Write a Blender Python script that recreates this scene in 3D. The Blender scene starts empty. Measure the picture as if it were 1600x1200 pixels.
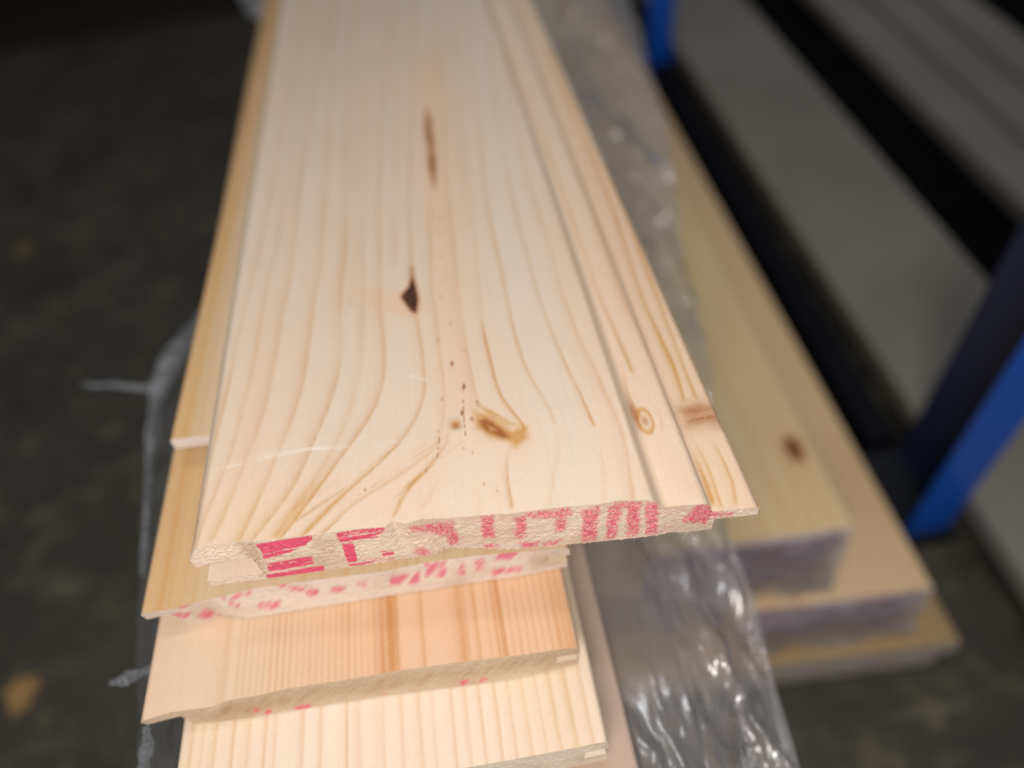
import bpy, math, random
import numpy as np
from mathutils import Matrix

# ------------------------------------------------------------------ camera
H = 0.13                      # eye height above the top board, metres (all lengths below are in units of H)
FPX = 1152.0
def _n(v):
    v = np.array(v, float); return v / np.linalg.norm(v)
_Y = _n([528 - 800, 600 + 740, -FPX])
_Z = -_n([950 - 800, 600 - 1560, -FPX])
_Z = _n(_Z - _Y * _Z.dot(_Y)); _X = np.cross(_Y, _Z)
M = np.array([_X, _Y, _Z])
EYE = np.array([0.0, 0.0, 1.0])

S = bpy.context.scene
col = S.collection
camd = bpy.data.cameras.new("camera"); cam = bpy.data.objects.new("camera", camd); col.objects.link(cam)
mw = Matrix([list(M[i]) + [EYE[i] * H] for i in range(3)] + [[0, 0, 0, 1]])
cam.matrix_world = mw
camd.sensor_width = 36.0; camd.lens = 36.0 * FPX / 1600.0
camd.clip_start = 0.01; camd.clip_end = 60.0
camd.dof.use_dof = True; camd.dof.focus_distance = 1.20 * H; camd.dof.aperture_fstop = 4.6
S.camera = cam

# ------------------------------------------------------------------ light
W = bpy.data.worlds.new("World"); S.world = W; W.use_nodes = True
bgn = W.node_tree.nodes["Background"]
bgn.inputs[0].default_value = (0.93, 0.95, 1.0, 1); bgn.inputs[1].default_value = 0.19
def area(name, loc, target, sx, sy, power, color):
    l = bpy.data.lights.new(name, 'AREA'); l.shape = 'RECTANGLE'; l.size = sx; l.size_y = sy
    l.energy = power; l.color = color
    o = bpy.data.objects.new(name, l); col.objects.link(o)
    d = _n(np.array(target) - np.array(loc)); zc = -d
    xc = _n(np.cross([0, 1, 0.01], zc)); yc = np.cross(zc, xc)
    o.matrix_world = Matrix([[xc[i], yc[i], zc[i], loc[i]] for i in range(3)] + [[0, 0, 0, 1]])
    return o
area("lamp_key", (-0.04, -0.16, 0.29), (0.0, 0.07, 0.0), 0.22, 0.16, 2.0, (1.0, 0.96, 0.925))
area("lamp_ceiling", (0.25, 0.30, 1.7), (0.1, 0.2, 0.0), 0.9, 0.12, 5.0, (0.92, 0.95, 1.0))
S.view_settings.view_transform = 'Standard'
try: S.view_settings.look = 'None'
except Exception: pass
S.view_settings.exposure = 0.0; S.view_settings.gamma = 1.0
S.view_settings.use_curve_mapping = False

# ------------------------------------------------------------------ helpers
FRAME = None
_dy = _n(M @ np.array([543 - 800.0, 600 + 642.0, -FPX])); _dx = _n(np.cross(_dy, [0, 0, 1.0])); _dz = np.cross(_dx, _dy)
LEFT = (np.stack([_dx, _dy, _dz], 1), np.array([0.0, 0.58, 0.0]))      # columns = axes of the left stack; it tips slightly down at its far end
def to_world(P):
    if FRAME is None: return np.asarray(P, float)
    return (np.asarray(P, float) - FRAME[1]) @ FRAME[0].T + FRAME[1]
def to_local(P):
    if FRAME is None: return np.asarray(P, float)
    return (np.asarray(P, float) - FRAME[1]) @ FRAME[0] + FRAME[1]
def up(px, py, z):
    r = M @ np.array([px - 800.0, 600.0 - py, -FPX]); e = to_local(EYE)
    if FRAME is not None: r = r @ FRAME[0]
    return e + (z - e[2]) / r[2] * r
def ups(pts, z): return np.array([up(a, b, z) for a, b in pts])
def proj(P):
    d = (to_world(P) - EYE) @ M
    return 800 + FPX * d[:, 0] / -d[:, 2], 600 - FPX * d[:, 1] / -d[:, 2]
rng = np.random.default_rng(7)
_LAT = rng.random((256, 256))
def vnoise(x, y, seed=0):
    x = np.asarray(x, float) + seed * 17.31; y = np.asarray(y, float) + seed * 9.77
    xi = np.floor(x).astype(int); yi = np.floor(y).astype(int); fx = x - xi; fy = y - yi
    fx = fx * fx * (3 - 2 * fx); fy = fy * fy * (3 - 2 * fy)
    a = _LAT[xi & 255, yi & 255]; b = _LAT[(xi + 1) & 255, yi & 255]
    c = _LAT[xi & 255, (yi + 1) & 255]; d = _LAT[(xi + 1) & 255, (yi + 1) & 255]
    return (a * (1 - fx) + b * fx) * (1 - fy) + (c * (1 - fx) + d * fx) * fy - 0.5
def fbm(x, y, seed=0, o=4):
    r = 0; a = 1.0
    for k in range(o):
        r = r + a * vnoise(x * 2 ** k, y * 2 ** k, seed + k); a *= 0.5
    return r
def sdf(px, py, poly):
    """signed distance (negative inside) of points to a polygon"""
    poly = np.asarray(poly, float); n = len(poly)
    d = np.full(px.shape, 1e9); ins = np.zeros(px.shape, bool)
    for i in range(n):
        ax, ay = poly[i]; bx, by = poly[(i + 1) % n]
        ex, ey = bx - ax, by - ay
        t = np.clip(((px - ax) * ex + (py - ay) * ey) / (ex * ex + ey * ey + 1e-12), 0, 1)
        d = np.minimum(d, np.hypot(px - ax - t * ex, py - ay - t * ey))
        c = ((ay > py) != (by > py)) & (px < (bx - ax) * (py - ay) / ((by - ay) if by != ay else 1e-9) + ax)
        ins ^= c
    return np.where(ins, -d, d)
def soft(d, w): return 1.0 / (1.0 + np.exp(np.clip(d / w, -30, 30)))
def smooth(a, b, x):
    t = np.clip((x - a) / (b - a), 0, 1); return t * t * (3 - 2 * t)

def tag(o, label=None, cat=None, group=None, kind=None):
    if label: o["label"] = label
    if cat: o["category"] = cat
    if group: o["group"] = group
    if kind: o["kind"] = kind
    return o
def link_mesh(name, verts, faces, mats, loc=(0, 0, 0), fmat=None, attrs=None, smooth_f=None, parent=None):
    """verts in H units, world; loc in H units is the object's origin"""
    verts = to_world(verts); loc = to_world(np.array(loc, float)); v = (verts - loc) * H
    me = bpy.data.meshes.new(name)
    fl = [len(f) for f in faces] if not isinstance(faces, np.ndarray) else None
    if isinstance(faces, np.ndarray):
        nf = len(faces); me.vertices.add(len(v)); me.vertices.foreach_set("co", v.ravel())
        me.loops.add(nf * 4); me.loops.foreach_set("vertex_index", faces.ravel().astype(np.int32))
        me.polygons.add(nf); me.polygons.foreach_set("loop_start", np.arange(0, nf * 4, 4, dtype=np.int32))
        me.polygons.foreach_set("loop_total", np.full(nf, 4, np.int32))
    else:
        me.from_pydata([tuple(p) for p in v], [], faces)
    for m in mats: me.materials.append(m)
    if fmat is not None: me.polygons.foreach_set("material_index", np.asarray(fmat, np.int32))
    if smooth_f is not None: me.polygons.foreach_set("use_smooth", np.asarray(smooth_f, bool))
    if attrs:
        for k, a in attrs.items():
            at = me.attributes.new(k, 'FLOAT_COLOR', 'POINT'); at.data.foreach_set("color", np.asarray(a, np.float32).ravel())
    me.update(); me.validate()
    o = bpy.data.objects.new(name, me); col.objects.link(o)
    if parent is not None: o.parent = parent
    o.location = np.asarray(loc, float) * H
    return o
class MB:
    """collects grids (quads) into one mesh"""
    def __init__(s): s.v = []; s.f = []; s.m = []; s.s = []; s.a = []; s.b = []; s.n = 0
    def grid(s, P, mat=0, sm=False, a=None, b=None, flip=False):
        P = np.asarray(P, float); r, c = P.shape[:2]
        idx = np.arange(r * c).reshape(r, c) + s.n
        q = np.stack([idx[:-1, :-1], idx[:-1, 1:], idx[1:, 1:], idx[1:, :-1]], -1).reshape(-1, 4)
        if flip: q = q[:, ::-1]
        s.v.append(P.reshape(-1, 3)); s.f.append(q); s.m.append(np.full(len(q), mat)); s.s.append(np.full(len(q), sm))
        z = np.zeros((r * c, 4))
        s.a.append(z if a is None else np.asarray(a).reshape(-1, 4)); s.b.append(z if b is None else np.asarray(b).reshape(-1, 4))
        s.n += r * c
    def box(s, x0, x1, y0, y1, z0, z1, mat=0):
        for P, fl in (([[(x0, y0, z1), (x1, y0, z1)], [(x0, y1, z1), (x1, y1, z1)]], 0),
                  ([[(x0, y0, z0), (x1, y0, z0)], [(x0, y1, z0), (x1, y1, z0)]], 1),
                  ([[(x0, y0, z0), (x1, y0, z0)], [(x0, y0, z1), (x1, y0, z1)]], 0),
                  ([[(x0, y1, z0), (x1, y1, z0)], [(x0, y1, z1), (x1, y1, z1)]], 1),
                  ([[(x0, y0, z0), (x0, y1, z0)], [(x0, y0, z1), (x0, y1, z1)]], 1),
                  ([[(x1, y0, z0), (x1, y1, z0)], [(x1, y0, z1), (x1, y1, z1)]], 0)):
            s.grid(P, mat, flip=bool(fl))
    def build(s, name, mats, loc=(0, 0, 0), parent=None, attrs=True, bevel=None):
        at = dict(grain=np.concatenate(s.a), mark=np.concatenate(s.b)) if attrs else None
        o = link_mesh(name, np.concatenate(s.v), np.concatenate(s.f), mats, loc, np.concatenate(s.m), at, np.concatenate(s.s), parent)
        return o

# ------------------------------------------------------------------ materials
def nt(name):
    m = bpy.data.materials.new(name); m.use_nodes = True; t = m.node_tree
    b = t.nodes["Principled BSDF"]; return m, t, b
def N(t, typ, **kw):
    n = t.nodes.new(typ)
    for k, v in kw.items(): setattr(n, k, v)
    return n
def mixc(t, fac, a, b, blend='MIX'):
    n = N(t, 'ShaderNodeMix', data_type='RGBA', blend_type=blend)
    for s, x in ((n.inputs[0], fac), (n.inputs[6], a), (n.inputs[7], b)):
        if isinstance(x, (int, float)): s.default_value = x
        elif isinstance(x, tuple): s.default_value = x if len(x) == 4 else (*x, 1)
        else: t.links.new(x, s)
    return n.outputs[2]
def math_(t, op, a, b=None, clamp=False):
    n = N(t, 'ShaderNodeMath', operation=op); n.use_clamp = clamp
    for s, x in ((n.inputs[0], a), (n.inputs[1], b)):
        if x is None: continue
        if isinstance(x, (int, float)): s.default_value = x
        else: t.links.new(x, s)
    return n.outputs[0]
def ramp(t, fac, p0, p1, c0=(0, 0, 0, 1), c1=(1, 1, 1, 1)):
    n = N(t, 'ShaderNodeValToRGB'); n.color_ramp.elements[0].position = p0; n.color_ramp.elements[1].position = p1
    n.color_ramp.elements[0].color = c0; n.color_ramp.elements[1].color = c1
    t.links.new(fac, n.inputs[0]); return n.outputs[0]
def noise(t, scale, vec_scale=(1, 1, 1), detail=4, rough=0.55, dist=0.0):
    tc = N(t, 'ShaderNodeTexCoord'); mp = N(t, 'ShaderNodeMapping'); mp.inputs['Scale'].default_value = vec_scale
    t.links.new(tc.outputs['Object'], mp.inputs[0])
    n = N(t, 'ShaderNodeTexNoise'); n.inputs['Scale'].default_value = scale; n.inputs['Detail'].default_value = detail
    n.inputs['Roughness'].default_value = rough; n.inputs['Distortion'].default_value = dist
    t.links.new(mp.outputs[0], n.inputs['Vector']); return n.outputs[0]

def wood_face(name, pale=(0.72, 0.595, 0.475), peach=(0.76, 0.545, 0.37), line=(0.57, 0.30, 0.095), dark=(0.030, 0.012, 0.008), bump=0.25):
    m, t, b = nt(name)
    at = N(t, 'ShaderNodeAttribute', attribute_name='grain'); sp = N(t, 'ShaderNodeSeparateColor'); t.links.new(at.outputs['Color'], sp.inputs[0])
    fib = noise(t, 900, (1, 0.03, 1), 3, 0.6)
    broad = noise(t, 55, (1, 0.12, 1), 3)
    fine = noise(t, 2600, (1, 0.35, 1), 2, 0.6)
    c = mixc(t, ramp(t, broad, 0.35, 0.68), pale, tuple(0.55 * p + 0.45 * q for p, q in zip(pale, peach)))
    c = mixc(t, sp.outputs[2], c, peach)
    g = math_(t, 'MULTIPLY', sp.outputs[0], math_(t, 'ADD', math_(t, 'MULTIPLY', fib, 0.9), 0.55), True)
    c = mixc(t, g, c, line)
    c = mixc(t, math_(t, 'MULTIPLY', ramp(t, fib, 0.50, 0.80), 0.26), c, tuple(0.5 * p + 0.5 * q for p, q in zip(line, pale)))
    c = mixc(t, math_(t, 'MULTIPLY', ramp(t, fine, 0.55, 0.80), 0.22), c, tuple(min(1, p * 1.22 + .02) for p in pale))
    c = mixc(t, math_(t, 'MULTIPLY', ramp(t, fine, 0.20, 0.42, (1, 1, 1, 1), (0, 0, 0, 1)), 0.18), c, tuple(p * 0.6 for p in pale))
    kd = math_(t, 'MULTIPLY', sp.outputs[1], math_(t, 'ADD', math_(t, 'MULTIPLY', fine, 0.8), 0.62), True)
    mid = (line[0] * 0.62, line[1] * 0.42, line[2] * 0.36)
    c = mixc(t, math_(t, 'MULTIPLY', kd, 2.0, True), c, mid)
    c = mixc(t, math_(t, 'SUBTRACT', math_(t, 'MULTIPLY', kd, 2.0), 1.0, True), c, dark)
    milky_sheen = math_(t, 'SUBTRACT', at.outputs['Alpha'], 1.0, True)  # milky film fold, its reflected sheen mixed as white into the base colour
    c = mixc(t, math_(t, 'MULTIPLY', milky_sheen, 0.72), c, (0.90, 0.85, 0.81))
    t.links.new(c, b.inputs['Base Color'])
    rg = N(t, 'ShaderNodeMapRange'); rg.inputs[3].default_value = 0.40; rg.inputs[4].default_value = 0.66; t.links.new(noise(t, 60, (1, .5, 1), 4), rg.inputs[0]); t.links.new(rg.outputs[0], b.inputs['Roughness'])
    b.inputs['Specular IOR Level'].default_value = 0.35
    # clinging clear film where attribute alpha says so
    coat = math_(t, 'MULTIPLY', at.outputs['Alpha'], 0.5, True)
    t.links.new(coat, b.inputs['Coat Weight']); b.inputs['Coat Roughness'].default_value = 0.28
    bp = N(t, 'ShaderNodeBump'); bp.inputs['Strength'].default_value = bump; bp.inputs['Distance'].default_value = 0.0004
    h = math_(t, 'ADD', math_(t, 'MULTIPLY', fib, 0.7), math_(t, 'MULTIPLY', fine, 0.6))
    h = math_(t, 'ADD', h, math_(t, 'MULTIPLY', noise(t, 420, (.25, 1, 1), 2), 0.35))
    h = math_(t, 'SUBTRACT', h, math_(t, 'MULTIPLY', kd, 2.5))
    t.links.new(h, bp.inputs['Height']); t.links.new(bp.outputs[0], b.inputs['Normal'])
    return m
INK = (0.66, 0.040, 0.125)
def wood_end(name, base=(0.72, 0.53, 0.39), lightc=(0.86, 0.73, 0.60), ink=INK, slant=0.0, brown=(0.40, 0.24, 0.13)):
    m, t, b = nt(name)
    at = N(t, 'ShaderNodeAttribute', attribute_name='mark'); sp = N(t, 'ShaderNodeSeparateColor'); t.links.new(at.outputs['Color'], sp.inputs[0])
    n1 = noise(t, 2100, (1, 1, 1), 3, 0.7)
    n2 = noise(t, 800, (1, 1, 1), 3, 0.6)
    n3 = noise(t, 70, (1, 1, 2), 2)
    c = mixc(t, ramp(t, n1, 0.36, 0.66), base, lightc)
    c = mixc(t, math_(t, 'MULTIPLY', ramp(t, n3, 0.45, 0.7), 0.35), c, brown)
    c = mixc(t, math_(t, 'MULTIPLY', ramp(t, n2, 0.60, 0.80), 0.22), c, tuple(0.8 * x for x in brown))
    c = mixc(t, sp.outputs[1], c, brown)
    k = math_(t, 'ADD', sp.outputs[0], math_(t, 'MULTIPLY', math_(t, 'SUBTRACT', n1, 0.5), sp.outputs[2]))
    k = ramp(t, k, 0.27, 0.70)
    k = math_(t, 'MULTIPLY', k, at.outputs['Alpha'])
    inkc = mixc(t, ramp(t, n2, 0.3, 0.7), ink, tuple(min(1, x * 1.25 + 0.03) for x in ink))
    c = mixc(t, k, c, inkc)
    t.links.new(c, b.inputs['Base Color']); b.inputs['Roughness'].default_value = 0.8; b.inputs['Specular IOR Level'].default_value = 0.2
    bp = N(t, 'ShaderNodeBump'); bp.inputs['Strength'].default_value = 0.25; bp.inputs['Distance'].default_value = 0.00022
    t.links.new(n1, bp.inputs['Height']); t.links.new(bp.outputs[0], b.inputs['Normal'])
    return m
def film_mat(name, opac=0.10, tint=(0.92, 0.93, 0.95), body=(0.7, 0.72, 0.76), rough=0.16, bscale=160, bstr=0.5, bodyfac=0.2, transl=0.4, refl=1.0):
    m, t, b = nt(name); t.nodes.remove(b); out = t.nodes["Material Output"]
    tr = N(t, 'ShaderNodeBsdfTransparent'); tr.inputs[0].default_value = (*tint, 1)
    gl = N(t, 'ShaderNodeBsdfGlossy'); gl.inputs['Roughness'].default_value = rough; gl.inputs[0].default_value = (1, 1, 1, 1)
    df = N(t, 'ShaderNodeBsdfDiffuse'); df.inputs[0].default_value = (*body, 1)
    tl = N(t, 'ShaderNodeBsdfTranslucent'); tl.inputs[0].default_value = (*body, 1)
    n = noise(t, bscale, (1, 0.35, 1), 4, 0.6, 0.6)
    bp = N(t, 'ShaderNodeBump'); bp.inputs['Strength'].default_value = bstr; bp.inputs['Distance'].default_value = 0.003
    t.links.new(n, bp.inputs['Height'])
    for s in (gl,): t.links.new(bp.outputs[0], s.inputs['Normal'])
    fr = N(t, 'ShaderNodeFresnel'); fr.inputs['IOR'].default_value = 1.5; t.links.new(bp.outputs[0], fr.inputs['Normal'])
    fac = math_(t, 'ADD', math_(t, 'MULTIPLY', fr.outputs[0], refl), opac, True)
    mx0 = N(t, 'ShaderNodeMixShader'); mx0.inputs[0].default_value = transl; t.links.new(df.outputs[0], mx0.inputs[1]); t.links.new(tl.outputs[0], mx0.inputs[2])
    mx1 = N(t, 'ShaderNodeMixShader'); mx1.inputs[0].default_value = bodyfac; t.links.new(tr.outputs[0], mx1.inputs[1]); t.links.new(mx0.outputs[0], mx1.inputs[2])
    mx2 = N(t, 'ShaderNodeMixShader'); t.links.new(fac, mx2.inputs[0]); t.links.new(mx1.outputs[0], mx2.inputs[1]); t.links.new(gl.outputs[0], mx2.inputs[2])
    t.links.new(mx2.outputs[0], out.inputs['Surface'])
    return m
def paint(name, c, rough=0.45, spec=0.4, var=0.25, scale=30):
    m, t, b = nt(name)
    n = noise(t, scale, (1, 1, 1), 4)
    t.links.new(mixc(t, ramp(t, n, 0.3, 0.75), c, tuple(x * (1 - var) for x in c)), b.inputs['Base Color'])
    b.inputs['Roughness'].default_value = rough; b.inputs['Specular IOR Level'].default_value = spec
    return m

FLOOR_Z = -2.46
# ------------------------------------------------------------------ floor
def floor_mat():
    m, t, b = nt("dark_concrete")
    n1 = noise(t, 9, (1, 1, 1), 5, 0.6); n2 = noise(t, 42, (1, 0.8, 1), 4, 0.6, 0.8)
    tc = N(t, 'ShaderNodeTexCoord'); mp = N(t, 'ShaderNodeMapping'); mp.inputs['Rotation'].default_value = (0, 0, math.radians(-28)); mp.inputs['Scale'].default_value = (0.34, 1.2, 1)
    t.links.new(tc.outputs['Object'], mp.inputs[0]); n3 = N(t, 'ShaderNodeTexNoise'); n3.inputs['Scale'].default_value = 42; n3.inputs['Detail'].default_value = 4
    t.links.new(mp.outputs[0], n3.inputs['Vector'])
    c = mixc(t, ramp(t, n1, 0.35, 0.7), (0.044, 0.040, 0.032), (0.070, 0.063, 0.048))
    c = mixc(t, math_(t, 'MULTIPLY', ramp(t, n2, 0.54, 0.74), 0.7), c, (0.165, 0.142, 0.085))
    c = mixc(t, math_(t, 'MULTIPLY', ramp(t, n3.outputs[0], 0.55, 0.72), 0.5), c, (0.18, 0.162, 0.115))
    c = mixc(t, math_(t, 'MULTIPLY', ramp(t, noise(t, 120, (1, 1, 1), 2), 0.66, 0.76), 0.5), c, (0.17, 0.15, 0.11))
    t.links.new(c, b.inputs['Base Color']); b.inputs['Roughness'].default_value = 0.75; b.inputs['Specular IOR Level'].default_value = 0.25
    bp = N(t, 'ShaderNodeBump'); bp.inputs['Strength'].default_value = 0.3; bp.inputs['Distance'].default_value = 0.002
    t.links.new(n2, bp.inputs['Height']); t.links.new(bp.outputs[0], b.inputs['Normal'])
    return m
mb = MB(); mb.grid([[(-40, -12, FLOOR_Z), (40, -12, FLOOR_Z)], [(-40, 60, FLOOR_Z), (40, 60, FLOOR_Z)]])
fl = mb.build("floor", [floor_mat()], (0, 0, FLOOR_Z), attrs=False); tag(fl, kind="structure")

# ------------------------------------------------------------------ generic plank
def plank(name, ztop, xs_path, front_top, front_bot, z0, thick, y_dense, y_end, segs, walls, undersides, mats,
          grain_fn=None, mark_fn=None, rows=40, nx=420, rough=0.0012, nv=26, seed=0, fibres=0):
    """z0: top height. xs_path: array of (x, dz) giving the top line of the cross-section.  segs: end-face pieces (x0, x1, zb, zt|None)."""
    mb = MB()
    px = xs_path[:, 0]; pz = xs_path[:, 1]
    yf = front_top(px)
    v = np.linspace(0, 1, rows); c = 0.62
    Y = (yf[None, :] + c) * ((y_dense + c) / (yf[None, :] + c)) ** v[:, None] - c
    X = np.broadcast_to(px, Y.shape); Z = np.broadcast_to(z0 + pz, Y.shape).copy()
    # the front edge follows the end face: where the top line dips, its front moves with the end slope
    s = np.clip(-pz / thick, 0, 1); yfs = yf * (1 - s) + front_bot(px) * s
    Y = Y + (yfs - yf)[None, :] * (1 - v[:, None])
    P = np.stack([X, Y, Z], -1)
    A = grain_fn(X, Y, Z) if grain_fn else None
    mb.grid(P, 0, True, a=A)
    # sparse tail
    mb.grid(np.stack([P[-1, ::6], np.stack([px[::6], np.full_like(px[::6], y_end), z0 + pz[::6]], -1)], 0), 0, True,
            a=None if A is None else np.stack([A[-1, ::6], A[-1, ::6]], 0))
    def yfront(x, z):
        s = np.clip((z0 - z) / thick, 0, 1)
        return front_top(x) * (1 - s) + front_bot(x) * s
    for (x0, x1, zb, zt) in segs:
        n = max(4, int(nx * (x1 - x0) / (px.max() - px.min())))
        xx = np.linspace(x0, x1, n); top = z0 + np.interp(xx, px[np.argsort(px, kind='stable')], pz[np.argsort(px, kind='stable')]) if zt is None else np.full(n, z0 + zt)
        q = np.linspace(0, 1, nv); ZZ = (z0 + zb) * (1 - q[:, None]) + top[None, :] * q[:, None]
        XX = np.broadcast_to(xx, ZZ.shape)
        YY = yfront(XX, ZZ) + rough * fbm(XX * 160, ZZ * 160, seed, 3) * np.minimum(1, np.minimum(q, 1 - q)[:, None] * 8)
        Q = np.stack([XX, YY, ZZ], -1)
        mb.grid(Q, 1, False, b=mark_fn(XX, YY, ZZ) if mark_fn else None)
        F = Q.copy(); F[..., 1] = y_end; mb.grid(F[::nv - 1, ::max(1, n - 1)] if n > 1 else F, 1, flip=True)
    for (x0, x1, z, flip) in undersides:          # horizontal long faces: lips, slots, bottom
        xx = np.linspace(x0, x1, 60); y0 = yfront(xx, np.full(60, z0 + z))
        ys = np.array([0, .02, .1, .4, 1.0])[:, None]
        YY = y0[None, :] + (y_end - y0[None, :]) * ys
        mb.grid(np.stack([np.broadcast_to(xx, YY.shape), YY, np.full(YY.shape, z0 + z)], -1), 0, False, flip=flip)
    for (x, za, zb, flip) in walls:
        zz = np.linspace(za, zb, 4); y0 = yfront(np.full(4, x), z0 + zz)
        YY = y0[None, :] + (y_end - y0[None, :]) * np.array([0, .02, .1, .4, 1.0])[:, None]
        mb.grid(np.stack([np.full(YY.shape, x), YY, np.broadcast_to(z0 + zz, YY.shape)], -1), 0, False, flip=flip)
    rf = np.random.default_rng(seed + 40)
    for k in range(fibres):                        # torn wood fibres along the sawn arrises and the tongue
        L_ = rf.uniform(.0015, .0045); wd = rf.uniform(.0004, .0009)
        if k % 3 == 2:
            x = px.max() - .001; z = z0 - rf.uniform(.060, .086); y = rf.uniform(yfront(np.array([x]), z)[0], 1.0); d = np.array([rf.uniform(.5, 1), rf.normal(0, .6), rf.normal(.1, .4)]); L_ *= .7
        else:
            x = rf.uniform(px.min() + .09, px.max()); top = k % 3 == 0
            z = z0 + (np.interp(x, px, pz) if top else -min(thick, max(-sg[2] for sg in segs if sg[0] <= x <= sg[1] or sg[0] < x))) - (.001 if top else -.001)
            if not top and x > px.max() - .07: continue
            y = yfront(np.array([x]), z)[0]; d = np.array([rf.normal(0, .5), -rf.uniform(.2, 1), rf.normal(.15 if top else -.3, .4)])
        d = d / np.linalg.norm(d) * L_; p = np.array([x, y, z]); w_ = np.cross(d, [0.3, .2, 1]); w_ = w_ / np.linalg.norm(w_) * wd
        mb.grid([[p - w_, p + w_], [p + d * .6 - w_ * .6 + [0, 0, .1 * L_], p + d * .6 + w_ * .6 + [0, 0, .1 * L_]], [p + d - w_ * .1, p + d + w_ * .1]], 1, False)
    xm = 0.5 * (px.min() + px.max())
    return mb.build(name, mats, (xm, float(front_top(np.array([xm]))[0]), z0 - thick))

def edge_fn(pts, z):
    w = ups(pts, z); o = np.argsort(w[:, 0]); xs = w[o, 0]; ys = w[o, 1]
    return lambda x: np.interp(x, xs, ys)
def curve_fn(pts, z):
    """traced growth ring -> smooth x(y) on the plane z"""
    w = ups(pts, z); o = np.argsort(w[:, 1]); y = w[o, 1]; x = w[o, 0]
    yy = np.linspace(y[0], y[-1], 240); xx = np.interp(yy, y, x)
    k = np.hanning(21); k /= k.sum(); xp = np.pad(xx, 10, mode='reflect', reflect_type='odd'); xx = np.convolve(xp, k, 'valid')
    return y[0], y[-1], yy, xx

FRAME = LEFT
# ------------------------------------------------------------------ top board (sharp, carved out of traced growth rings)
T1 = 0.125
ft1 = edge_fn([(262, 872), (286, 866), (300, 860), (325, 852), (370, 847), (397, 846), (485, 836), (550, 827), (602, 823), (613, 814), (632, 818), (660, 811),
               (705, 809), (745, 806), (780, 803), (796, 803), (845, 796), (890, 791), (935, 788), (965, 782), (1029, 781), (1100, 776), (1160, 772), (1200, 768)], 0.0)
fb1 = edge_fn([(300, 919), (417, 904), (480, 895), (544, 886), (590, 879), (641, 872), (677, 867), (696, 857), (746, 855), (780, 858), (820, 857), (870, 852),
               (907, 849), (976, 842), (1029, 836), (1038, 832), (1075, 831), (1104, 827), (1150, 822), (1190, 818)], -T1)
XT = 0.378
path = []
path += [(-0.5310, -0.052), (-0.5308, -0.040), (-0.5305, -0.028), (-0.5280, -0.0215), (-0.523, -0.014), (-0.517, -0.007), (-0.5115, -0.0025), (-0.508, -0.0008)]
path += [(x, 0.0) for x in np.linspace(-0.505, 0.203, 510)]
path += [(0.207, -0.002), (0.211, -0.008), (0.216, -0.016), (0.221, -0.023), (0.226, -0.0265)]
path += [(x, -0.027 + 0.002 * (x - .232) / .05) for x in np.linspace(0.231, 0.284, 44)]
path += [(0.289, -0.0265), (0.293, -0.030), (0.2965, -0.038), (0.299, -0.048), (0.3015, -0.056)]
path += [(x, -0.0575 + 0.003 * (x - .3) / .07) for x in np.linspace(0.304, 0.368, 52)]
path += [(0.372, -0.0565), (0.3755, -0.060), (0.377, -0.066), (0.3775, -0.075), (0.3778, -0.086)]
path = np.array(path)

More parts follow.
